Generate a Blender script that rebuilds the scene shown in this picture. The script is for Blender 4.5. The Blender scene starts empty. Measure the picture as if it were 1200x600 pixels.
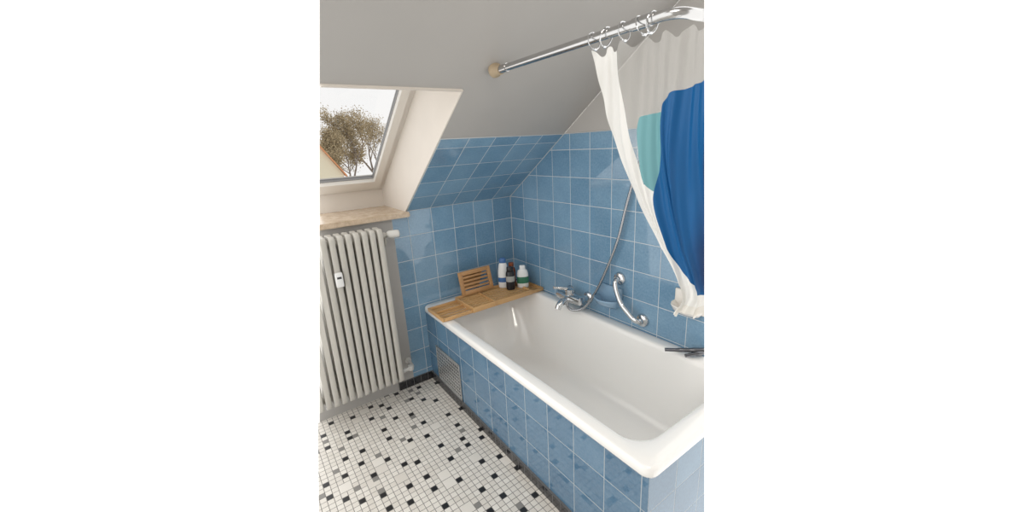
import bpy, bmesh, math, random
from mathutils import Vector, Matrix
random.seed(7)
scn=bpy.context.scene
scn.view_settings.view_transform='Standard'
scn.view_settings.look='None'
COL=scn.collection
H,W,L,K=0.534,0.727,1.716,1.151
TS=0.696            # tangent of the roof slope
A=0.564             # top of the tiling on the slope (y=-A)
W1=0.766            # edge of the window opening

# ------------------------------------------------------------------ nodes
class NT:
    def __init__(s,name):
        s.m=bpy.data.materials.new(name); s.m.use_nodes=True
        s.t=s.m.node_tree; s.n=s.t.nodes; s.b=s.n['Principled BSDF']
    def link(s,a,b): s.t.links.new(a,b)
    def node(s,typ,**kw):
        n=s.n.new(typ)
        for k,v in kw.items(): setattr(n,k,v)
        return n
    def inp(s,sock,v):
        if hasattr(v,'is_linked') or hasattr(v,'links'): s.link(v,sock)
        else: sock.default_value=v
    def math(s,op,a,b=0.0,c=None):
        n=s.node('ShaderNodeMath',operation=op)
        s.inp(n.inputs[0],a); s.inp(n.inputs[1],b)
        if c is not None: s.inp(n.inputs[2],c)
        return n.outputs[0]
    def mix(s,f,a,b):
        n=s.node('ShaderNodeMix',data_type='RGBA')
        s.inp(n.inputs[0],f)
        s.inp(n.inputs[6],a if not isinstance(a,tuple) else (*a,1))
        s.inp(n.inputs[7],b if not isinstance(b,tuple) else (*b,1))
        return n.outputs[2]
    def mixf(s,f,a,b):
        n=s.node('ShaderNodeMix',data_type='FLOAT')
        s.inp(n.inputs[0],f); s.inp(n.inputs[2],a); s.inp(n.inputs[3],b)
        return n.outputs[0]
    def noise(s,scale,vec=None,detail=3,rough=.5):
        n=s.node('ShaderNodeTexNoise'); n.inputs['Scale'].default_value=scale
        n.inputs['Detail'].default_value=detail; n.inputs['Roughness'].default_value=rough
        if vec is not None: s.link(vec,n.inputs['Vector'])
        return n.outputs[0]
    def bump(s,h,strength=.3,dist=.002):
        n=s.node('ShaderNodeBump'); n.inputs['Strength'].default_value=strength
        n.inputs['Distance'].default_value=dist; s.link(h,n.inputs['Height'])
        s.link(n.outputs[0],s.b.inputs['Normal'])
    def uv(s):
        n=s.node('ShaderNodeUVMap'); sp=s.node('ShaderNodeSeparateXYZ'); s.link(n.outputs[0],sp.inputs[0])
        return n.outputs[0],sp.outputs[0],sp.outputs[1]
    def rand2(s,a,b,seed=0.0):
        c=s.node('ShaderNodeCombineXYZ'); s.inp(c.inputs[0],a); s.inp(c.inputs[1],b); c.inputs[2].default_value=seed
        w=s.node('ShaderNodeTexWhiteNoise',noise_dimensions='3D'); s.link(c.outputs[0],w.inputs[0]); return w.outputs[0]

def simple(name,col,rough=.5,metal=0,var=0.06,scale=20,bump=0,coat=0):
    t=NT(name); tc=t.node('ShaderNodeTexCoord')
    f=t.noise(scale,tc.outputs['Object'])
    lo=tuple(c*(1-var) for c in col); hi=tuple(min(1,c*(1+var)) for c in col)
    t.link(t.mix(f,lo,hi),t.b.inputs['Base Color'])
    t.b.inputs['Roughness'].default_value=rough; t.b.inputs['Metallic'].default_value=metal
    t.b.inputs['Coat Weight'].default_value=coat
    if bump: t.bump(f,bump,.003)
    return t.m

def tile_mat(name,size,grout_w,c_lo,c_hi,c_grout,rough=.1,ior=1.65):
    t=NT(name); uv,u,v=t.uv()
    su=t.math('DIVIDE',u,size); sv=t.math('DIVIDE',v,size)
    fu=t.math('FRACT',su); fv=t.math('FRACT',sv)
    iu=t.math('FLOOR',su); iv=t.math('FLOOR',sv)
    du=t.math('MINIMUM',fu,t.math('SUBTRACT',1.0,fu)); dv=t.math('MINIMUM',fv,t.math('SUBTRACT',1.0,fv))
    e=t.math('MINIMUM',du,dv)
    g=t.math('LESS_THAN',e,grout_w/2/size)
    r=t.rand2(iu,iv)
    n=t.noise(7,uv,4,.6); n2=t.noise(90,uv,3,.7)
    f=t.math('ADD',t.math('MULTIPLY',r,.42),t.math('MULTIPLY_ADD',n,.8,t.math('MULTIPLY_ADD',n2,1.0,-.68)))
    cl=t.node('ShaderNodeClamp'); t.link(f,cl.inputs[0])
    col=t.mix(cl.outputs[0],c_lo,c_hi)
    t.link(t.mix(g,col,c_grout),t.b.inputs['Base Color'])
    t.link(t.mixf(g,rough,.7),t.b.inputs['Roughness'])
    t.b.inputs['IOR'].default_value=ior
    hh=t.math('MINIMUM',t.math('MULTIPLY',e,size/.004),1.0)
    hh=t.math('ADD',hh,t.math('MULTIPLY',n,.6))
    t.bump(hh,.3,.0012)
    return t.m

TILE=.1525
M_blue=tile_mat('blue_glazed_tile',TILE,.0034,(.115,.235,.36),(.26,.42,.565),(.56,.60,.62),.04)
M_apron_shade=tile_mat('blue_glazed_tile_shaded',TILE,.0034,(.065,.15,.25),(.15,.27,.39),(.38,.43,.46),.03,1.8)  # wall tile again, darkened: the apron's shade is put into its colour
M_black=tile_mat('black_tile',.05,.003,(.012,.012,.014),(.025,.025,.03),(.12,.12,.12),.2)

def mosaic():
    t=NT('mosaic_floor'); uv,u,v=t.uv(); p=.0285
    def cell(sz):
        a=t.math('DIVIDE',u,sz); b=t.math('DIVIDE',v,sz)
        fa=t.math('FRACT',a); fb=t.math('FRACT',b)
        da=t.math('MINIMUM',fa,t.math('SUBTRACT',1.0,fa)); db=t.math('MINIMUM',fb,t.math('SUBTRACT',1.0,fb))
        return t.math('FLOOR',a),t.math('FLOOR',b),t.math('MULTIPLY',t.math('MINIMUM',da,db),sz)
    i1,j1,e1=cell(p); i2,j2,e2=cell(2*p)
    def accent(n,seed,prob,off=0.0):
        ii=t.math('ADD',i1,off); jj=t.math('ADD',j1,off)
        im=t.math('FLOOR',t.math('DIVIDE',ii,float(n))); jm=t.math('FLOOR',t.math('DIVIDE',jj,float(n)))
        tx=t.math('FLOOR',t.math('MULTIPLY',t.rand2(im,jm,seed),float(n)-1.0)); ty=t.math('FLOOR',t.math('MULTIPLY',t.rand2(im,jm,seed+1.3),float(n)-1.0))
        lx=t.math('SUBTRACT',ii,t.math('MULTIPLY',im,float(n))); ly=t.math('SUBTRACT',jj,t.math('MULTIPLY',jm,float(n)))
        h=t.math('MULTIPLY',t.math('COMPARE',lx,tx,.1),t.math('COMPARE',ly,ty,.1))
        return t.math('MULTIPLY',h,t.math('LESS_THAN',t.rand2(im,jm,seed+2.7),prob))
    blk=accent(4,1.1,.97); gry=accent(5,21.4,.75,2.0)
    any_=t.math('MAXIMUM',blk,gry)
    big=t.math('MULTIPLY',t.math('LESS_THAN',t.rand2(i2,j2,3.3),.08),t.math('SUBTRACT',1.0,any_))
    e=t.mixf(big,e1,e2)
    r2=t.rand2(i1,j1,8.8)
    r2=t.mixf(big,r2,t.rand2(i2,j2,9.9))
    white=t.mix(r2,(.68,.64,.585),(.78,.745,.69))
    col=t.mix(gry,white,(.24,.23,.215))
    col=t.mix(blk,col,(.012,.012,.014))
    g=t.math('LESS_THAN',e,.0013)
    col=t.mix(g,col,(.20,.19,.175))
    t.link(col,t.b.inputs['Base Color'])
    t.link(t.mixf(g,.28,.8),t.b.inputs['Roughness'])
    t.bump(t.math('MINIMUM',t.math('MULTIPLY',e,1/.003),1.0),.4,.001)
    return t.m
M_mosaic=mosaic()
M_plaster=simple('plaster',(.44,.425,.405),.85,0,.03,9,.15)
M_ceil=simple('ceiling_plaster',(.40,.387,.37),.85,0,.08,2.0,.1)
M_reveal=simple('reveal_plaster',(.68,.63,.57),.75,0,.04,8,.1)
M_enamel=simple('white_enamel',(.90,.89,.865),.1,0,.012,4,0,.5)
M_chrome=simple('chrome',(.66,.67,.68),.12,1,.03,10)
M_rail=simple('dull_chrome_rail',(.56,.56,.56),.2,1,.04,10)
M_darkchrome=simple('worn_chrome',(.16,.165,.18),.22,1,.1,20)
M_rad=simple('radiator_lacquer',(.49,.47,.425),.38,0,.05,14)
M_white=simple('white_plastic',(.64,.63,.60),.35,0,.03,12)
M_bottle=simple('white_bottle_plastic',(.78,.78,.77),.3,0,.03,12)
M_frame=simple('white_window_lacquer',(.70,.67,.62),.35,0,.03,12)
M_seal=simple('grey_seal',(.26,.26,.26),.6)
M_rubber=simple('dark_seal',(.05,.05,.055),.6)
M_beige=simple('beige_rubber',(.42,.33,.22),.6)
M_blackp=simple('black_plastic',(.015,.015,.018),.3)
M_bluep=simple('blue_plastic',(.05,.14,.34),.3)
M_brown=simple('reddish_brown_bottle',(.22,.06,.025),.25)
M_green=simple('green_label',(.03,.16,.09),.5)
M_soap=simple('blue_ceramic',(.24,.38,.52),.12,0,.08,40)
M_cream=simple('white_ceramic',(.76,.73,.68),.15,0,.05,30)

def stone():
    t=NT('sill_marble'); tc=t.node('ShaderNodeTexCoord'); n=t.noise(22,tc.outputs['Object'],7,.75); n2=t.noise(70,tc.outputs['Object'],4,.8)
    cr=t.node('ShaderNodeValToRGB'); cr.color_ramp.elements[0].position=.38; cr.color_ramp.elements[1].position=.62
    cr.color_ramp.elements[0].color=(.36,.25,.15,1); cr.color_ramp.elements[1].color=(.62,.49,.36,1); t.link(n,cr.inputs[0])
    c=t.mix(t.math('MULTIPLY',n2,.5),cr.outputs[0],(.70,.60,.48))
    t.link(c,t.b.inputs['Base Color']); t.b.inputs['Roughness'].default_value=.25; return t.m
M_sill=stone()
def bamboo(name='bamboo',c1=(.48,.26,.10),c2=(.68,.43,.20)):
    t=NT(name); tc=t.node('ShaderNodeTexCoord'); mp=t.node('ShaderNodeMapping'); mp.inputs['Scale'].default_value=(6,90,90)
    t.link(tc.outputs['Object'],mp.inputs[0]); n=t.noise(1,mp.outputs[0],4,.6)
    t.link(t.mix(n,c1,c2),t.b.inputs['Base Color']); t.b.inputs['Roughness'].default_value=.42; t.bump(n,.15,.001); return t.m
M_bam=bamboo(); M_bamd=bamboo('bamboo_slat',(.38,.19,.07),(.54,.30,.13))
def grille():
    t=NT('perforated_steel'); uv,u,v=t.uv()
    a=t.math('DIVIDE',u,.023); b=t.math('DIVIDE',v,.023)
    fa=t.math('SUBTRACT',t.math('FRACT',a),.5); fb=t.math('SUBTRACT',t.math('FRACT',b),.5)
    h=t.math('LESS_THAN',t.math('ADD',t.math('ABSOLUTE',fa),t.math('ABSOLUTE',fb)),.42)
    t.link(t.mix(h,(.46,.46,.45),(.06,.07,.085)),t.b.inputs['Base Color'])
    t.b.inputs['Metallic'].default_value=.4; t.b.inputs['Roughness'].default_value=.22; return t.m
M_grille=grille()
def hose_mat():
    t=NT('metal_hose'); uv,u,v=t.uv()
    w=t.math('SINE',t.math('MULTIPLY',v,1400.0))
    t.link(t.mix(w,(.25,.26,.28),(.7,.71,.72)),t.b.inputs['Base Color'])
    t.b.inputs['Metallic'].default_value=1; t.b.inputs['Roughness'].default_value=.25; return t.m
M_hose=hose_mat()
def glass():
    t=NT('window_glass'); tr=t.node('ShaderNodeBsdfTransparent'); tr.inputs[0].default_value=(.58,.585,.595,1)
    gl=t.node('ShaderNodeBsdfGlossy'); gl.inputs['Roughness'].default_value=.02
    mx=t.node('ShaderNodeMixShader'); mx.inputs[0].default_value=.04
    t.link(tr.outputs[0],mx.inputs[1]); t.link(gl.outputs[0],mx.inputs[2])
    t.link(mx.outputs[0],t.n['Material Output'].inputs[0]); return t.m
M_glass=glass()

# ------------------------------------------------------------------ meshes
def obj(name,verts,faces,mat,parent=None,uvs=None,smooth=False,**props):
    me=bpy.data.meshes.new(name); me.from_pydata([tuple(v) for v in verts],[],faces); me.update()
    if uvs is not None:
        ul=me.uv_layers.new(name='UVMap')
        for lp in me.loops: ul.data[lp.index].uv=uvs[lp.vertex_index]
    if mat: me.materials.append(mat)
    if smooth:
        for p in me.polygons: p.use_smooth=True
    o=bpy.data.objects.new(name,me); COL.objects.link(o)
    if parent: o.parent=parent
    for k,v in props.items(): o[k]=v
    return o
def bmobj(name,bm,mat,parent=None,smooth=True,angle=40,**props):
    me=bpy.data.meshes.new(name)
    bmesh.ops.recalc_face_normals(bm,faces=bm.faces)
    for e in bm.edges:
        if len(e.link_faces)==2 and e.calc_face_angle(0)>math.radians(angle): e.smooth=False
    for f in bm.faces: f.smooth=smooth
    bm.to_mesh(me); bm.free()
    for m in (mat if isinstance(mat,list) else [mat]): me.materials.append(m)
    o=bpy.data.objects.new(name,me); COL.objects.link(o)
    if parent: o.parent=parent
    for k,v in props.items(): o[k]=v
    return o
def rbox(bm,c,s,bev=.003,seg=2,rot=None,mi=0):
    r=bmesh.ops.create_cube(bm,size=1); vs=r['verts']
    bmesh.ops.scale(bm,vec=s,verts=vs)
    if bev>0:
        es=set(e for v in vs for e in v.link_edges)
        rr=bmesh.ops.bevel(bm,geom=list(es),offset=bev,segments=seg,affect='EDGES',profile=.5)
        vs=list(set(v for f in rr['faces'] for v in f.verts)|set(v for v in vs if v.is_valid))
        allv=set(vs)
        for v in list(allv):
            for f in v.link_faces: allv.update(f.verts)
        vs=list(allv)
    if rot is not None: bmesh.ops.rotate(bm,cent=(0,0,0),matrix=rot,verts=vs)
    bmesh.ops.translate(bm,vec=c,verts=vs)
    for v in vs:
        for f in v.link_faces: f.material_index=mi
    return vs
def smooth_path(pts,n=8):
    P=[Vector(p) for p in pts]; out=[]
    for i in range(len(P)-1):
        p0=P[i-1] if i>0 else P[i]*2-P[i+1]; p1=P[i]; p2=P[i+1]; p3=P[i+2] if i+2<len(P) else P[i+1]*2-P[i]
        for k in range(n):
            t=k/n
            out.append(.5*((2*p1)+(-p0+p2)*t+(2*p0-5*p1+4*p2-p3)*t*t+(-p0+3*p1-3*p2+p3)*t**3))
    out.append(P[-1]); return out
def sweep(bm,path,rad,seg=14,cap=True,mi=0):
    P=[Vector(p) for p in path]; n=len(P); rads=rad if isinstance(rad,(list,tuple)) else [rad]*n
    T=[(P[min(i+1,n-1)]-P[max(i-1,0)]).normalized() for i in range(n)]
    N=T[0].orthogonal().normalized(); rings=[]; ln=0
    uvl=bm.loops.layers.uv.verify(); lens=[]
    for i in range(n):
        if i: 
            N=(N-T[i]*N.dot(T[i])).normalized(); ln+=(P[i]-P[i-1]).length
        lens.append(ln); B=T[i].cross(N)
        rings.append([bm.verts.new(P[i]+(N*math.cos(a)+B*math.sin(a))*rads[i]) for a in [2*math.pi*k/seg for k in range(seg)]])
    for i in range(n-1):
        for k in range(seg):
            f=bm.faces.new((rings[i][k],rings[i][(k+1)%seg],rings[i+1][(k+1)%seg],rings[i+1][k])); f.material_index=mi
            for lp,(uu,vv) in zip(f.loops,((k,i),(k+1,i),(k+1,i+1),(k,i+1))): lp[uvl].uv=(uu/seg*.05,lens[vv])
    if cap:
        for r in (rings[0],rings[-1]):
            f=bm.faces.new(r); f.material_index=mi
def tube(name,path,rad,mat,parent=None,seg=14,**props):
    bm=bmesh.new(); sweep(bm,path,rad,seg); return bmobj(name,bm,mat,parent,**props)
def lathe(bm,prof,c=(0,0,0),axis='Z',seg=24,sx=1,sy=1,rotz=0):
    c=Vector(c); rings=[]
    def M(x,y,z):
        if axis=='Z':
            cr,sr=math.cos(rotz),math.sin(rotz); return c+Vector((x*cr-y*sr,x*sr+y*cr,z))
        if axis=='X': return c+Vector((z,x,y))
        if axis=='Y': return c+Vector((x,z,y))
        a=Vector(axis).normalized(); n=a.orthogonal().normalized(); b=a.cross(n); return c+n*x+b*y+a*z
    for r,h in prof:
        rings.append([bm.verts.new(M(r*sx*math.cos(2*math.pi*k/seg),r*sy*math.sin(2*math.pi*k/seg),h)) for k in range(seg)])
    for i in range(len(rings)-1):
        for k in range(seg): bm.faces.new((rings[i][k],rings[i][(k+1)%seg],rings[i+1][(k+1)%seg],rings[i+1][k]))
    bm.faces.new(rings[0]); bm.faces.new(rings[-1])
def empty(name,loc,label,cat,**p):
    e=bpy.data.objects.new(name,None); COL.objects.link(e); e.location=loc; e.empty_display_size=.1
    e['label']=label; e['category']=cat
    for k,v in p.items(): e[k]=v
    return e
def settle(e):
    for c in e.children: c.matrix_parent_inverse=Matrix.Translation(-Vector(e.location))

# ------------------------------------------------------------------ room shell
def slab(name,poly,thick,mats,uvfun,kind='structure'):
    n=len(poly); t=Vector(thick); v=[Vector(p) for p in poly]+[Vector(p)+t for p in poly]
    f=[list(range(n)),list(range(2*n-1,n-1,-1))]+[[i,i+n,(i+1)%n+n,(i+1)%n] for i in range(n)]
    o=obj(name,v,f,mats,uvs=[uvfun(p) for p in v]); o['kind']=kind; return o
def sz(y): return K-y*TS
slab('floor',[(-1.456,0,0),(-1.566,-.655,0),(-2.5,-.2,0),(-2.5,-3,0),(-.9,-3,0),(-.6,-1.83,0),(-.34,-1.67,0),(-.1,-1.5,0),(0,-1.4,0),(0,0,0)],(0,0,-.02),M_mosaic,lambda p:(p[0]+5,p[1]+5))
slab('wall_back',[(-.86,0,0),(-.86,0,K-.03),(-1.35,0,K-.03),(-1.5,0,0)],(0,.08,0),M_plaster,lambda p:(p[0]+3,p[2]))
TA=lambda p:(-p[0]+TILE*10,p[2]-K+TILE*20)
slab('wall_back_tiled',[(0,0,0),(0,0,K),(-W1,0,K),(-W1,0,K-.03),(-.86,0,K-.03),(-.86,0,0)],(0,.08,0),M_blue,TA)
TB=lambda p:(-p[1]+TILE*10,p[2]-K+TILE*20)
T=sz(-A)
slab('wall_side_tiled',[(0,0,0),(0,-1.6,0),(0,-1.6,T),(0,-A,T),(0,0,K)],(.08,0,0),M_blue,TB)
slab('wall_side',[(0.001,-A,T),(0.001,-1.6,T),(0.001,-1.6,sz(-1.6)),],(.08,0,0),M_plaster,TB)
cs=math.cos(math.atan(TS))
TSl=lambda p:(-p[0]+TILE*10,-p[1]/cs+TILE*10)
nrm=Vector((0,TS,1)).normalized()*.06
slab('ceiling_sloped_tiled',[(0,0,sz(0)),(0,-A,T),(-W1,-A,T),(-W1,0,sz(0))],nrm,M_blue,TSl)
P=lambda x,y:(x,y,sz(y))
slab('ceiling_sloped',[P(0,-A),P(0,-1.75),P(-1.6,-1.75),P(-1.6,-.81),P(-W1,-.81),P(-W1,-A)],nrm+Vector((0,0,.001)),M_ceil,TSl)
slab('ceiling',[(-2.5,-1.75,sz(-1.75)),(0.0,-1.75,sz(-1.75)),(0.0,-3,sz(-1.75)),(-2.5,-3,sz(-1.75))],(0,0,.08),M_ceil,TSl)
slab('wall_behind',[(-2.5,-3,0),(0,-3,0),(0,-3,sz(-1.75)),(-2.5,-3,sz(-1.75))],(0,-.08,0),M_plaster,TSl)
bm=bmesh.new()
sweep(bm,[(-W1,-A,T-.001),(0,-A,T-.001)],.0026,6); sweep(bm,[(-.001,-A,T),(-.001,-1.36,T)],.0022,6)
sweep(bm,[(-W1,0,K),(0,-.001,K)],.0022,6); sweep(bm,[(-.001,-.001,H),(-.001,-.001,K),(-.001,-A,T)],.0026,6)
o=bmobj('trim_1',bm,simple('joint_filler',(.52,.54,.55),.7)); o['kind']='structure'
XR=-W1-.006
slab('wall_reveal',[(XR,-.0,K),(XR,-.81,sz(-.81)-.001),(XR,-.60,K+.408+.60*TS),(XR,.40,K+.408-.40*TS),(XR,.39,K)],(.006,0,0),M_reveal,lambda p:(p[1],p[2]))
slab('wall_reveal_bottom',[(XR,.385,K-.02),(XR,.395,1.285),(-1.25,.395,1.285),(-1.25,.385,K-.02)],(0,.05,0),M_reveal,lambda p:(p[0],p[2]))
slab('wall_reveal_top',[P(XR,-.806),(XR,-.62,K+.408+.62*TS),(-1.29,-.62,K+.408+.62*TS),P(-1.29,-.806)],(0,-.02,.0),M_reveal,lambda p:(p[0],p[2]))
def bb(name,a,b,nrm_,h=.052,mat=None):
    a=Vector(a);b=Vector(b);n_=Vector(nrm_); z=Vector((0,0,h)); t=.01
    v=[a,b,b+z,a+z,a+n_*t,b+n_*t,b+n_*t+z,a+n_*t+z]
    f=[(0,1,2,3),(4,5,6,7),(0,1,5,4),(1,2,6,5),(2,3,7,6),(3,0,4,7)]
    ln=(b-a).length
    uv=[(0,0.0025),(ln,.0025),(ln,.049),(0,.049)]*2
    o=obj(name,v,f,mat or M_black,uvs=uv); o['kind']='structure'
bb('baseboard_back',(-.965,0,0),(-W-.01,0,0),(0,-1,0))
bb('baseboard_tub',(-W,0,0),(-W,-L,0),(-1,0,0))
bm=bmesh.new()
v=[(-W1+.004,-.045),(-1.30,-.045),(-1.24,.39),(-W1+.004,.39)]
lo=[bm.verts.new((x,y,K-.03)) for x,y in v]; hi=[bm.verts.new((x,y,K)) for x,y in v]
bm.faces.new(lo); bm.faces.new(hi)
for i in range(4): bm.faces.new((lo[i],lo[(i+1)%4],hi[(i+1)%4],hi[i]))
bmesh.ops.bevel(bm,geom=list(bm.edges),offset=.004,segments=2,affect='EDGES')
o=bmobj('trim_2',bm,M_sill,smooth=False); o['kind']='structure'

# ------------------------------------------------------------------ roof window
def wp(x,y,off=0):
    n=Vector((0,TS,1)).normalized(); return Vector((x,y,K+.408-y*TS))-n*off
def bar(bm,x0,x1,y0,y1,o0,o1):
    c=[]
    for off in (o0,o1):
        c+= [bm.verts.new(wp(x0,y0,off)),bm.verts.new(wp(x1,y0,off)),bm.verts.new(wp(x1,y1,off)),bm.verts.new(wp(x0,y1,off))]
    for f in ((0,1,2,3),(4,5,6,7),(0,1,5,4),(1,2,6,5),(2,3,7,6),(3,0,4,7)): bm.faces.new([c[i] for i in f])
win=bpy.data.objects.new('window_1',None); COL.objects.link(win); win['kind']='structure'
bm=bmesh.new()
bar(bm,XR,-.80,.40,-.62,-.03,.02); bar(bm,-.80,-1.28,.40,.365,-.03,.02); bar(bm,-.80,-1.28,-.57,-.62,-.03,.02)
bmobj('window_frame',bm,M_frame,win,smooth=False)
bm=bmesh.new()
bar(bm,-.803,-.846,.362,-.57,-.02,.035); bar(bm,-.846,-1.28,.362,.300,-.02,.035); bar(bm,-.846,-1.28,-.50,-.57,-.02,.035)
bmobj('window_sash',bm,M_frame,win,smooth=False)
bm=bmesh.new()
bar(bm,-.846,-.849,.300,-.50,-.01,.010); bar(bm,-.849,-1.28,.300,.296,-.01,.010)
bmobj('window_gasket',bm,M_seal,win,smooth=False)
g=[wp(-.848,.298),wp(-1.28,.298),wp(-1.28,-.50),wp(-.848,-.50)]
obj('window_pane',g,[(0,1,2,3)],M_glass,win)

# ------------------------------------------------------------------ bathtub
tub=empty('bathtub',(-W/2,-L/2,0),'white enamel built-in bathtub with blue tiled apron beside the wall','bathtub')
def rrect(x0,x1,y0,y1,r,z,n=8):
    pts=[]
    for cx,cy,a0 in ((x1-r,y1-r,0),(x0+r,y1-r,90),(x0+r,y0+r,180),(x1-r,y0+r,270)):
        for k in range(n+1):
            a=math.radians(a0+90*k/n); pts.append((cx+r*math.cos(a),cy+r*math.sin(a),z))
    return pts
X0,X1,Y0,Y1=-W-.012,-.002,-L-.000,-.002
def ins(front,wall,near,far,r,z): return rrect(X0+front,X1-wall,Y0+near,Y1-far,r,z)
loops=[ins(.018,0,.018,0,.025,H-.042),ins(.003,0,.003,0,.036,H-.040),ins(0,0,0,0,.04,H-.034),ins(0,0,0,0,.04,H-.011),ins(.003,.002,.003,.002,.04,H-.004),
 ins(.010,.006,.010,.006,.04,H),ins(.044,.048,.056,.05,.06,H-.001),ins(.054,.058,.072,.07,.09,H-.003),ins(.060,.064,.082,.08,.10,H-.009),ins(.066,.07,.092,.092,.11,H-.025),
 ins(.076,.080,.108,.125,.12,H-.10),ins(.090,.093,.125,.175,.13,H-.20),ins(.106,.108,.145,.232,.14,H-.29),ins(.126,.126,.17,.28,.15,H-.35),ins(.156,.156,.20,.33,.15,H-.385),ins(.20,.20,.25,.40,.13,H-.402),ins(.28,.28,.5,.7,.07,H-.41)]
bm=bmesh.new(); R=[[bm.verts.new(p) for p in l] for l in loops]; n=len(R[0])
for a,b in zip(R[:-1],R[1:]):
    for k in range(n): bm.faces.new((a[k],a[(k+1)%n],b[(k+1)%n],b[k]))
bm.faces.new(R[-1])
basin=bmobj('basin',bm,M_enamel,tub,angle=80)
bm=bmesh.new(); lathe(bm,[(.03,0),(.03,.004),(.02,.006),(.018,.003)],(-W/2,-1.25,H-.411))
bmobj('drain',bm,M_chrome,tub)
bm=bmesh.new(); uvl=bm.loops.layers.uv.verify(); zt=H-.038
def quad(pts,uvs):
    f=bm.faces.new([bm.verts.new(p) for p in pts])
    for lp,u_ in zip(f.loops,uvs): lp[uvl].uv=u_
def uvy(y,z): return (-y+TILE*10,z-zt+TILE*20-.01)
LA=L-.012
gy0,gy1,gz0,gz1=-.13,-.435,.06,.29
pf=lambda y,z:(-W,y,z)
quad([pf(0,0),pf(-LA,0),pf(-LA,zt),pf(0,zt)],[uvy(0,0),uvy(-LA,0),uvy(-LA,zt),uvy(0,zt)])
quad([(-W,-LA,0),(0,-LA,0),(0,-LA,zt),(-W,-LA,zt)],[(10*TILE,uvy(0,0)[1]),(10*TILE+W,uvy(0,0)[1]),(10*TILE+W,uvy(0,zt)[1]),(10*TILE,uvy(0,zt)[1])])
quad([(-W,0,zt),(-W,-LA,zt),(-W+.05,-LA,zt),(-W+.05,0,zt)],[(0,0.005)]*4)
bmobj('tiled_apron',bm,M_apron_shade,tub,smooth=False)
bm=bmesh.new(); uvl=bm.loops.layers.uv.verify()
v=[(-W-.004,gy0,gz0),(-W-.004,gy1,gz0),(-W-.004,gy1,gz1),(-W-.004,gy0,gz1)]
f=bm.faces.new([bm.verts.new(p) for p in v])
for lp,p in zip(f.loops,v): lp[uvl].uv=(p[1]+1,p[2])
vp=bmobj('vent_grille',bm,M_grille,tub,smooth=False,label='perforated steel vent grille')
bm=bmesh.new()
for (y,z,sy,sz_) in ((-.2825,gz0,.31,.010),(-.2825,gz1,.31,.010),(gy0,.175,.010,.24),(gy1,.175,.010,.24)): rbox(bm,(-W-.004,y,z),(.006,sy,sz_),.0015)
bmobj('grille_frame',bm,simple('steel_edge',(.45,.45,.44),.3,.6),vp)
settle(tub)

# ------------------------------------------------------------------ radiator
rad=empty('radiator',(-1.2,-.1,0),'off-white ribbed column radiator under the window sill','radiator')
pitch=.0410; nrib=12; x_r=-.986
def rib_mesh():
    bm=bmesh.new()
    zb,zt_=.150,1.098
    def outline(y0,y1,z0,z1,r,n=6):
        p=[]
        for cy,cz,a0 in ((y1-r,z1-r,0),(y0+r,z1-r,90),(y0+r,z0+r,180),(y1-r,z0+r,270)):
            for k in range(n+1):
                a=math.radians(a0+90*k/n); p.append((cy+r*math.cos(a),cz+r*math.sin(a)))
        return p
    def plate(y0,y1,z0,z1,r,tx):
        rings=[]
        for dx,ins_ in ((-tx,.005),(-tx*.93,.0015),(-tx*.8,0),(tx*.8,0),(tx*.93,.0015),(tx,.005)):
            rings.append([bm.verts.new((dx,a,b)) for a,b in outline(y0+ins_,y1-ins_,z0+ins_,z1-ins_,max(r-ins_,.004))])
        m=len(rings[0])
        for i in range(len(rings)-1):
            for k in range(m): bm.faces.new((rings[i][k],rings[i][(k+1)%m],rings[i+1][(k+1)%m],rings[i+1][k]))
        bm.faces.new(rings[0]); bm.faces.new(rings[-1])
    plate(-.168,-.118,zb,zt_,.024,.0146)
    plate(-.098,-.048,zb,zt_,.024,.0146)
    plate(-.164,-.05,zt_-.075,zt_-.002,.03,.013)
    plate(-.164,-.05,zb+.002,zb+.075,.03,.013)
    lathe(bm,[(.022,-.0205),(.022,.0205)],(0,-.108,zt_-.042),'X',16)
    lathe(bm,[(.022,-.0205),(.022,.0205)],(0,-.108,zb+.042),'X',16)
    return bm
r0=bmobj('rib',rib_mesh(),M_rad,rad)
r0.location=(x_r,0,0)
for i in range(1,nrib):
    c=r0.copy(); c.location=(x_r-i*pitch,0,0); COL.objects.link(c); c.parent=rad
for x in (-1.06,-1.33):
    for z in (.32,.98):
        bm=bmesh.new(); rbox(bm,(x,-.027,z),(.012,.054,.03),.002); bmobj('wall_bracket',bm,M_rad,rad)
bm=bmesh.new()
lathe(bm,[(.016,0),(.016,.03),(.012,.032),(.012,.05)],(-.975,-.108,1.053),'X',16)
valve=bmobj('valve',bm,M_rad,rad)
bm=bmesh.new()
lathe(bm,[(.014,0),(.019,.005),(.022,.016),(.022,.054),(.019,.066),(.011,.070)],(-.935,-.112,1.053),(1,-.25,0),20)
bmobj('thermostat_knob',bm,M_white,valve)
tube('supply_pipe',smooth_path([(-.945,-.106,1.04),(-.945,-.09,1.0),(-.945,-.04,.975),(-.945,-.002,.97)],6),.009,M_rad,rad)
bm=bmesh.new()
lathe(bm,[(.017,0),(.017,.03),(.013,.033),(.013,.06)],(-.975,-.108,.192),'X',16)
sweep(bm,smooth_path([(-.915,-.108,.192),(-.893,-.105,.192),(-.885,-.07,.192),(-.885,-.002,.192)],6),.0095,12)
lathe(bm,[(.017,-.014),(.019,0),(.017,.017)],(-.905,-.108,.194),'Z',16)
lathe(bm,[(.020,-.004),(.020,.004)],(-.885,-.006,.192),'Y',16)
bmobj('return_fitting',bm,M_white,rad)
bm=bmesh.new(); rbox(bm,(-1.232,-.178,.875),(.038,.024,.078),.006,3)
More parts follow.
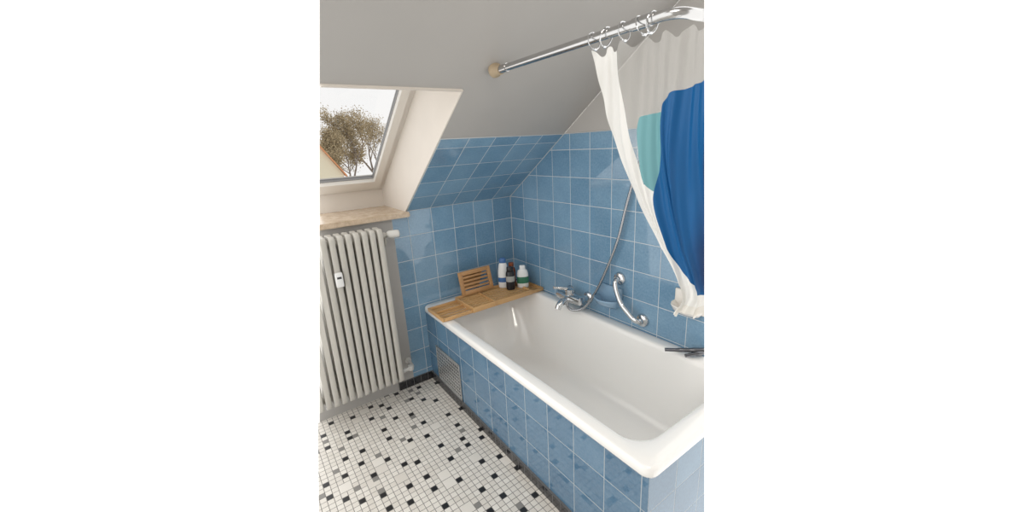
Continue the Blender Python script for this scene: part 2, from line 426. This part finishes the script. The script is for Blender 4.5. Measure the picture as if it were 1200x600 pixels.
hm=bmobj('heat_meter',bm,M_bottle,rad,label='small white heat cost meter')
bm=bmesh.new(); rbox(bm,(-1.232,-.1905,.888),(.022,.002,.011),.0005)
bmobj('display',bm,M_rubber,hm)
settle(rad)

# ------------------------------------------------------------------ bath tray
tr=empty('bath_tray',(-.38,-.24,H),'bamboo bath tray laid across the far end of the tub','bath tray')
zt=H+.004
ty0,ty1=-.355,-.115; yc=(ty0+ty1)/2
bm=bmesh.new()
for y in (ty0+.006,ty1-.006): rbox(bm,(-.335,y,zt+.020),(.44,.012,.034),.003)
for x in (-.555,-.395,-.115): rbox(bm,(x,yc,zt+.019),(.012,.24,.032),.003)
for i in range(7):
    rbox(bm,(-.335,ty0+.028+i*.0307,zt+.020),(.43,.0205,.008),.002)
bmobj('tray_frame',bm,M_bam,tr)
def endtray(xa,xb):
    bm=bmesh.new(); xm=(xa+xb)/2; w=abs(xb-xa)
    for y in (ty0+.018,ty1-.018): rbox(bm,(xm,y,zt+.011),(w,.010,.022),.002)
    for x in (xa,xb): rbox(bm,(x,yc,zt+.011),(.012,.214,.022),.002)
    for i in range(5): rbox(bm,(xm,ty0+.04+i*.04,zt+.004),(w-.01,.026,.006),.0015)
    rbox(bm,(xm,yc+.02,zt+.012),(w,.008,.018),.002)
    return bm
bmobj('sliding_end',endtray(-.752,-.50),M_bam,tr); bmobj('sliding_end',endtray(-.17,-.012),M_bam,tr)
bm=bmesh.new()
rot=Matrix.Rotation(math.radians(-16),3,'X')
bc=Vector((-.40,-.125,zt+.113))
def br(x,z,sx,sz_,mi=0): rbox(bm,bc+rot@Vector((x,0,z)),(sx,.012,sz_),.003,2,rot,mi)
br(-.106,0,.028,.155); br(.106,0,.028,.155); br(0,.064,.20,.028); br(0,-.064,.20,.028)
for i in range(4): br(0,-.036+i*.024,.20,.0125)
rot2=Matrix.Rotation(math.radians(24),3,'X')
rbox(bm,(-.40,-.06,zt+.10),(.14,.008,.13),.002,2,rot2)
bmobj('book_rest',bm,M_bamd,tr)
settle(tr)

# ------------------------------------------------------------------ bottles
BZ=zt+.0245
def bottle(name,loc,prof,sx,sy,rot,mat,capprof,capmat,label,lab=None,labmat=None,s=1.0,z0=None):
    bz=BZ if z0 is None else z0
    e=empty(name,(loc[0],loc[1],bz),label,'bottle')
    q=lambda pr:[(r*s,h*s) for r,h in pr]
    bm=bmesh.new(); lathe(bm,q(prof),(loc[0],loc[1],bz),'Z',28,sx,sy,rot); bmobj('body',bm,mat,e)
    bm=bmesh.new(); lathe(bm,q(capprof),(loc[0],loc[1],bz),'Z',24,1,sy,rot); bmobj('cap',bm,capmat,e)
    if lab:
        bm=bmesh.new(); lathe(bm,q(lab),(loc[0],loc[1],bz),'Z',28,sx,sy,rot); bmobj('paper_label',bm,labmat,e)
    settle(e)
bottle('shampoo_bottle',(-.205,-.160),[(.026,0),(.031,.004),(.034,.05),(.032,.11),(.026,.15),(.019,.165)],1,.62,-.6,M_bottle,[(.0195,.162),(.0225,.165),(.022,.182),(.017,.192),(.008,.196)],M_bluep,'tall white shampoo bottle with a blue cap on the bath tray',[(.0343,.040),(.0348,.05),(.0344,.066),(.034,.070)],M_bluep,1.08)
bottle('shower_gel_bottle',(-.195,-.228),[(.022,0),(.0265,.003),(.0275,.02),(.0275,.105),(.024,.118)],1,.72,-.6,M_blackp,[(.019,.116),(.021,.118),(.021,.145),(.018,.148)],M_blackp,'black shower gel bottle with a pale label on the bath tray',[(.0277,.055),(.028,.06),(.028,.085),(.0277,.09)],simple('grey_label',(.35,.35,.33),.5),1.08)
bottle('conditioner_bottle',(-.150,-.178),[(.022,0),(.0265,.003),(.027,.10),(.022,.118)],1,.8,-.6,M_brown,[(.014,.116),(.016,.118),(.016,.150),(.013,.152)],M_brown,'reddish-brown bottle standing between the black and white bottles',None,None,1.12)
bottle('lotion_bottle',(-.108,-.250),[(.030,0),(.0345,.004),(.036,.05),(.035,.09),(.030,.112),(.018,.12)],1,.50,-.6,M_bottle,[(.016,.118),(.0185,.12),(.0185,.142),(.015,.145)],M_bottle,'flat white bottle with a dark green label on the tray',[(.0362,.03),(.0368,.036),(.0365,.066),(.036,.072)],M_green,1.08,zt+.0245)

# ------------------------------------------------------------------ mixer tap
tap=empty('mixer_tap',(-.0,-.68,.60),'chrome single-lever bath mixer tap mounted on the tiled wall','tap')
zc=.608
bm=bmesh.new()
for y in (-.605,-.755):
    lathe(bm,[(.036,-.001),(.036,-.004),(.030,-.012),(.018,-.016),(.018,-.05)],(0,y,zc),'X',20)
    lathe(bm,[(.023,-.018),(.023,-.045)],(-.03,y,zc),'X',6)
lathe(bm,[(.016,-.102),(.027,-.094),(.029,-.05),(.033,0),(.029,.05),(.027,.094),(.016,.102)],(-.080,-.68,zc),'Y',24)
bmobj('body',bm,M_chrome,tap)
bm=bmesh.new()
sweep(bm,smooth_path([(-.085,-.68,zc-.01),(-.13,-.68,zc-.012),(-.165,-.68,zc-.025),(-.18,-.68,zc-.048)],6),[.020]*12+[.018]*7,16)
bmobj('spout',bm,M_chrome,tap)
bm=bmesh.new()
lathe(bm,[(.028,.015),(.029,.03),(.027,.052),(.014,.060)],(-.080,-.68,zc),'Z',20)
sweep(bm,smooth_path([(-.08,-.675,zc+.050),(-.115,-.655,zc+.060),(-.16,-.625,zc+.068)],6),[.013]*4+[.011]*5+[.009]*4,12)
bmobj('lever',bm,M_chrome,tap)
settle(tap)
hp=smooth_path([(-.10,-.68,.585),(-.11,-.69,.56),(-.105,-.73,.548),(-.075,-.79,.575),(-.05,-.855,.68),(-.035,-.92,.83),(-.028,-.985,1.0),(-.024,-1.03,1.18),(-.03,-1.08,1.33),(-.045,-1.13,1.42),(-.055,-1.16,1.47)],10)
sh=empty('hand_shower',(-.05,-1.16,1.45),'chrome hand shower with ribbed metal hose hanging on the wall','shower')
tube('shower_hose',hp,.0075,M_hose,sh,12)
bm=bmesh.new()
sweep(bm,smooth_path([(-.055,-1.16,1.46),(-.062,-1.175,1.50),(-.075,-1.19,1.54)],6),.012,14)
lathe(bm,[(.012,-.02),(.032,0),(.036,.010),(.032,.014)],(-.085,-1.20,1.555),(-.85,-.1,-.5),24)
bmobj('shower_head',bm,M_chrome,sh)
bm=bmesh.new(); lathe(bm,[(.020,0),(.020,-.008),(.012,-.012),(.012,-.045)],(0,-1.17,1.49),'X',18); rbox(bm,(-.055,-1.17,1.49),(.030,.032,.03),.007)
bmobj('wall_holder',bm,M_chrome,sh)
settle(sh)

# ------------------------------------------------------------------ grab handle
gh=empty('grab_handle',(0,-1.05,.7),'angled chrome grab handle screwed to the blue tiles','handle')
bm=bmesh.new()
sweep(bm,smooth_path([(-.004,-.985,.785),(-.035,-.986,.783),(-.048,-.992,.765),(-.050,-1.005,.725),(-.050,-1.022,.688),(-.050,-1.045,.658),(-.050,-1.085,.628),(-.048,-1.118,.605),(-.035,-1.134,.597),(-.004,-1.138,.595)],8),.0138,16)
bmobj('grip',bm,M_chrome,gh)
for (y,z) in ((-.985,.785),(-1.138,.595)):
    bm=bmesh.new(); lathe(bm,[(.036,0),(.036,-.008),(.031,-.016),(.018,-.020),(.017,-.034)],(0,y,z),'X',24); bmobj('rosette',bm,M_chrome,gh)
settle(gh)
def soapdish(SY,SZ,mat,label,s=1.0):
    sd=empty('soap_dish',(0,SY,SZ),label,'soap dish')
    bm=bmesh.new()
    rbox(bm,(-.007,SY,SZ+.01),(.014,.155*s,.105*s),.006,3)
    N_=20; rr=[]
    for (rx,ry,z) in ((.030,.052,-.052),(.066,.070,-.030),(.082,.078,-.004),(.080,.076,.002),(.070,.066,-.006),(.045,.048,-.028)):
        rr.append([bm.verts.new((-.010-rx*s*math.sin(math.pi*k/N_)**.7,SY+ry*s*math.cos(math.pi*k/N_),SZ+z*s)) for k in range(N_+1)])
    for a,b in zip(rr[:-1],rr[1:]):
        for k in range(N_): bm.faces.new((a[k],a[k+1],b[k+1],b[k]))
    bm.faces.new(rr[0]); bm.faces.new(rr[-1])
    bmobj('dish',bm,mat,sd); settle(sd)
soapdish(-.925,.665,M_soap,'blue glazed ceramic soap dish set into the tiles',1.05)
soapdish(-1.385,.765,M_cream,'white ceramic soap dish on the wall below the curtain',.95)
rh=empty('rim_handle',(-.03,-1.45,H),'dark worn chrome handle at the tub edge','handle')
bm=bmesh.new()
sweep(bm,smooth_path([(-.005,-1.475,.565),(-.05,-1.43,.565),(-.09,-1.385,.562),(-.12,-1.345,.558)],6),[.012]*6+[.010]*6+[.008]*7,12)
sweep(bm,smooth_path([(-.005,-1.475,.558),(-.05,-1.45,.555),(-.085,-1.425,.548)],6),[.011]*6+[.008]*7,12)
bmobj('arm',bm,M_darkchrome,rh); settle(rh)

# ------------------------------------------------------------------ shower rail, rings, curtain
RX,RZ=-.68,1.774
rail=empty('shower_rail',(RX,-.91,RZ),'chrome shower curtain rail with a bend fixed to the sloped ceiling','curtain rail')
rp=[(RX,-.915,RZ),(RX,-1.2,RZ),(RX,-1.60,RZ)]
for k in range(1,9):
    a=math.radians(80*k/8); rp.append((RX+.045*(1-math.cos(a)),-1.635-.045*math.sin(a),RZ))
rp.append((rp[-1][0]+.14,rp[-1][1]-.02,RZ))
tube('rod',rp,.0128,M_rail,rail,18)
tube('joint_sleeve',[(RX,-1.56,RZ),(RX,-1.61,RZ)],.0152,M_rail,rail,18)
tube('joint_sleeve',[(RX,-.955,RZ),(RX,-1.0,RZ)],.0148,M_rail,rail,18)
bm=bmesh.new(); lathe(bm,[(.028,0),(.027,.012),(.019,.022),(.017,.045)],(RX,-.915,RZ+.005),(0,-1,-.15),20)
bmobj('flange',bm,M_beige,rail,label='beige rubber flange'); settle(rail)

rows=[(1.742,(-.69,-1.425),(-.66,-1.76)),(1.62,(-.645,-1.418),(-.615,-1.75)),(1.48,(-.60,-1.422),(-.57,-1.74)),(1.335,(-.55,-1.455),(-.50,-1.72)),(1.15,(-.48,-1.520),(-.45,-1.71)),(1.02,(-.425,-1.560),(-.405,-1.71)),(.965,(-.405,-1.565),(-.39,-1.705)),(.895,(-.385,-1.520),(-.375,-1.70))]
def lerp(a,b,t): return a+(b-a)*t
def row(v):
    z=lerp(rows[0][0],rows[-1][0],v)
    for i in range(len(rows)-1):
        if rows[i][0]>=z>=rows[i+1][0]-1e-9:
            t=(rows[i][0]-z)/(rows[i][0]-rows[i+1][0])
            def cr(idx,j):
                p=[rows[max(i-1,0)],rows[i],rows[i+1],rows[min(i+2,len(rows)-1)]]; p0,p1,p2,p3=[q[idx][j] for q in p]
                return .5*(2*p1+(p2-p0)*t+(2*p0-5*p1+4*p2-p3)*t*t+(3*p1-p0-3*p2+p3)*t**3)
            return z,(cr(1,0),cr(1,1)),(cr(2,0),cr(2,1))
cur=empty('shower_curtain',(-.67,-1.6,RZ),'thin white shower curtain with blue and teal shapes hanging from rings','curtain')
NU,NV=220,110; vs=[];fs=[];uvs=[]
for j in range(NV+1):
    v=j/NV; z,Lf,Rt=row(v)
    for i in range(NU+1):
        u=i/NU
        uu=max(0.0,u+.035*math.sin(5*v+u*9))
        x=lerp(Lf[0],Rt[0],u); y=lerp(Lf[1],Rt[1],u)
        ph=2*math.pi*(2.7*uu**1.2+.40*math.sin(2.2*v))
        amp=(.020+.012*math.sin(3*v+u*7))*(.55+.45*min(1,v*3))*(1-.30*math.sin(math.pi*v))
        x+=amp*math.sin(ph)+.004*math.sin(2.3*ph+v*7)+.002*math.sin(5.1*ph+v*19); y+=.010*math.cos(ph+.6)*min(1,v*2)
        zz=z+.006*math.cos(ph)*(v**6)+.05*(u-.4)*v**4-.02*(1-v)**12*(.5-.5*math.cos(2*math.pi*u*6))
        vs.append((x,y,zz)); uvs.append((u,v))
for j in range(NV):
    for i in range(NU):
        a=j*(NU+1)+i; fs.append((a,a+1,a+NU+2,a+NU+1))
def curtain_mat():
    t=NT('curtain_print'); uv,u,v=t.uv()
    def curve(pts):
        n=t.node('ShaderNodeFloatCurve'); c=n.mapping.curves[0]
        c.points[0].location=pts[0]; c.points[1].location=pts[-1]
        for p in pts[1:-1]: c.points.new(*p)
        n.mapping.update(); t.link(v,n.inputs['Value']); return n.outputs[0]
    blue=curve([(0,1),(.12,1),(.16,.66),(.22,.55),(.34,.48),(.44,.38),(.54,.30),(.64,.27),(.78,.28),(.86,.40),(.92,.85),(1,1)])
    teal=curve([(0,1),(.19,1),(.22,.38),(.36,.31),(.44,.29),(.50,.5),(.55,1),(1,1)])
    navy=curve([(0,1),(.25,.96),(.40,.80),(.6,.66),(.72,.58),(.84,.56),(.90,.7),(.95,1),(1,1)])
    mb=t.math('GREATER_THAN',u,blue); mt=t.math('GREATER_THAN',u,teal)
    dn=t.node('ShaderNodeClamp'); t.link(t.math('MULTIPLY',t.math('SUBTRACT',u,navy),7.0),dn.inputs[0])
    n=t.noise(400,uv,2)
    w=t.mix(n,(.80,.79,.755),(.87,.86,.83))
    hem=t.math('GREATER_THAN',v,.955)
    w=t.mix(hem,w,(.78,.75,.69))
    dk=t.mix(dn.outputs[0],(.008,.105,.29),(.010,.040,.13))
    c=t.mix(mt,w,(.17,.39,.42)); c=t.mix(mb,c,dk)
    t.link(c,t.b.inputs['Base Color']); t.b.inputs['Roughness'].default_value=.4
    tl=t.node('ShaderNodeBsdfTranslucent'); t.link(c,tl.inputs[0]); mx=t.node('ShaderNodeMixShader'); mx.inputs[0].default_value=.35
    t.link(t.b.outputs[0],mx.inputs[1]); t.link(tl.outputs[0],mx.inputs[2])
    tp=t.node('ShaderNodeBsdfTransparent'); m2=t.node('ShaderNodeMixShader')
    clear=t.math('MULTIPLY',t.math('GREATER_THAN',u,t.math('MULTIPLY_ADD',v,.04,.27)),t.math('LESS_THAN',v,.45))
    plain=t.math('SUBTRACT',1.0,t.math('MAXIMUM',mb,mt))
    t.link(t.math('MULTIPLY',t.math('MULTIPLY',clear,plain),.72),m2.inputs[0]); t.link(mx.outputs[0],m2.inputs[1]); t.link(tp.outputs[0],m2.inputs[2])
    t.link(m2.outputs[0],t.n['Material Output'].inputs[0])
    return t.m
fab=obj('fabric',vs,fs,curtain_mat(),cur,uvs,True)
settle(cur)
def ring(y,tilt):
    bm=bmesh.new(); r=.0225; pts=[(0+r*math.sin(a),tilt*math.cos(a)*r,-r+.0155+r*math.cos(a)) for a in [2*math.pi*k/28 for k in range(29)]]
    sweep(bm,pts,.0018,8,False); lathe(bm,[(.0035,-.005),(.0035,.005)],(0,-tilt*r,-2*r+.0155),'X',10)
    o=bmobj('curtain_ring',bm,M_chrome); o.location=(RX,y,RZ); return o
for k,(y,t_) in enumerate([(-1.425,.2),(-1.47,-.3),(-1.53,.1),(-1.585,.35),(-1.615,-.2)]):
    o=ring(y,t_); o['label']='thin chrome curtain ring looped over the shower rail'; o['category']='curtain ring'; o['group']='curtain rings on the rail'

# ------------------------------------------------------------------ outside: tree and house
M_bark=simple('bark',(.22,.18,.15),.9,0,.2,5); M_leaf=simple('withered_leaves',(.40,.32,.19),.8,0,.3,3)
def tree(base,height,spread,seed,leaves,label):
    rnd=random.Random(seed); e=empty('tree',base,label,'tree')
    bm=bmesh.new(); tips=[]
    def grow(p,d,l,r,dep):
        pts=[p]; dd=d.copy()
        for k in range(3):
            dd=(dd+Vector((rnd.uniform(-.15,.15),rnd.uniform(-.15,.15),rnd.uniform(-.05,.12)))).normalized(); pts.append(pts[-1]+dd*l/3)
        sweep(bm,pts,[r,r*.9,r*.75,r*.6],5 if dep>1 else 8,False)
        if dep>=3: tips.extend(pts[1:])
        if dep==5: return
        for k in range(3 if dep<4 else 2):
            az=rnd.uniform(0,2*math.pi); s=rnd.uniform(.45,.95)*spread
            nd=(dd+Vector((math.cos(az)*s,math.sin(az)*s,rnd.uniform(-.1,.35)))).normalized()
            grow(pts[-1] if k else pts[2],nd,l*rnd.uniform(.62,.82),r*.55,dep+1)
    grow(Vector(base),Vector((0,0,1)),height*.32,height*.018,0)
    tb=bmobj('trunk_and_branches',bm,M_bark,e)
    if leaves:
        bm=bmesh.new()
        for p in tips:
            for k in range(leaves):
                c=p+Vector((rnd.gauss(0,.24),rnd.gauss(0,.24),rnd.gauss(0,.2))); a=Vector((rnd.gauss(0,1),rnd.gauss(0,1),rnd.gauss(0,1))).normalized(); b=a.orthogonal().normalized(); s=rnd.uniform(.035,.065)
                bm.faces.new([bm.verts.new(c+a*s),bm.verts.new(c+b*s),bm.verts.new(c-a*s),bm.verts.new(c-b*s)])
        o=bmobj('foliage',bm,M_leaf,e,smooth=False); o['kind']='stuff'
    settle(e)
tree((6.3,30,-3.3),8.0,.88,3,24,'autumn tree with dense olive brown leaves outside the window')
tree((9.2,34,-3.5),9.8,.8,11,6,'nearly bare tree standing behind the leafy one')
hs=empty('house',(2.8,20,-4),'pale yellow gabled house with an orange tiled roof','house')
M_hw=simple('yellow_render',(.72,.66,.50),.9); M_roof=simple('orange_roof_tiles',(.62,.28,.13),.8,0,.2,10)
def prism(pr,y0,y1,dx,mat,name):
    bm=bmesh.new()
    a=[bm.verts.new((x,y0,z)) for x,z in pr]; b=[bm.verts.new((x+dx,y1,z)) for x,z in pr]; m=len(pr)
    bm.faces.new(a); bm.faces.new(b)
    for i in range(m): bm.faces.new((a[i],a[(i+1)%m],b[(i+1)%m],b[i]))
    bmobj(name,bm,mat,hs,smooth=False)
prism([(1.2,-4),(3.33,-4),(3.33,.5),(2.30,2.03),(1.2,.5)],20,26,.9,M_hw,'house_walls')
prism([(2.30,2.12),(3.45,.45),(3.45,.33),(2.30,1.99)],19.8,26.2,.95,M_roof,'roof')
settle(hs)

# ------------------------------------------------------------------ section of the cutaway model
# The room is modelled as a cutaway between two upright section planes; whatever runs
# through them (walls, radiator, tub, curtain, window ...) is sectioned there.
bpy.context.view_layer.update()
PC=Vector((-1.586,-2.2734,1.4998))
SECT=[Vector((1.0825,-.1900,-.1884)),Vector((-.5425,.9708,-.0818))]
def section(o,fill):
    if o.data.users>1: o.data=o.data.copy()
    me=o.data
    bm=bmesh.new(); bm.from_mesh(me); bm.transform(o.matrix_world)
    for n_ in SECT:
        if all((v.co-PC).dot(n_)>0 for v in bm.verts): continue
        res=bmesh.ops.bisect_plane(bm,geom=list(bm.verts)+list(bm.edges)+list(bm.faces),plane_co=PC,plane_no=n_,clear_inner=True,dist=1e-6)
        if fill:
            ed=[g for g in res['geom_cut'] if isinstance(g,bmesh.types.BMEdge) and g.is_valid]
            if ed: bmesh.ops.holes_fill(bm,edges=ed,sides=0)
    bm.transform(o.matrix_world.inverted()); nv=len(bm.verts)
    bm.to_mesh(me); bm.free(); return nv
OPEN_={'basin','tiled_apron','fabric','window_pane','foliage'}
KEEP={'floor','ceiling','wall_behind'}
for o in list(scn.objects):
    if o.type!='MESH': continue
    base=o.name.split('.')[0]
    if base in KEEP: continue
    pts=[o.matrix_world@Vector(c) for c in o.bound_box]
    if any((p-PC).dot(n_)<0 for p in pts for n_ in SECT):
        if section(o,base not in OPEN_)==0: bpy.data.objects.remove(o)

# ------------------------------------------------------------------ light
w=bpy.data.worlds.new('world'); scn.world=w; w.use_nodes=True
w.node_tree.nodes['Background'].inputs[0].default_value=(1,.985,.96,1); w.node_tree.nodes['Background'].inputs[1].default_value=1.65
ld=bpy.data.lights.new('added_fill_light','AREA'); ld.shape='DISK'; ld.size=.6; ld.energy=10; ld.color=(1,.94,.86)  # added fill to brighten tub and floor; no lamp fitting is known here
lo=bpy.data.objects.new('added_fill_light',ld); COL.objects.link(lo); lo.location=(-1.25,-2.35,2.30); lo.rotation_euler=(math.radians(22),0,math.radians(-25))

# ------------------------------------------------------------------ camera
yaw,pit,rol,f=.6051,.2772,-.0555,457.03
d=Vector((math.sin(yaw)*math.cos(pit),math.cos(yaw)*math.cos(pit),-math.sin(pit))); r=Vector((math.cos(yaw),-math.sin(yaw),0)); u=r.cross(d)
r2=r*math.cos(rol)+u*math.sin(rol); u2=-r*math.sin(rol)+u*math.cos(rol)
cd=bpy.data.cameras.new('camera'); co=bpy.data.objects.new('camera',cd); COL.objects.link(co)
mt=Matrix((r2,u2,-d)).transposed().to_4x4(); mt.translation=(-1.586,-2.2734,1.4998); co.matrix_world=mt
cd.sensor_width=36; cd.lens=f/1200*36; cd.clip_start=.02; cd.clip_end=200
scn.camera=co
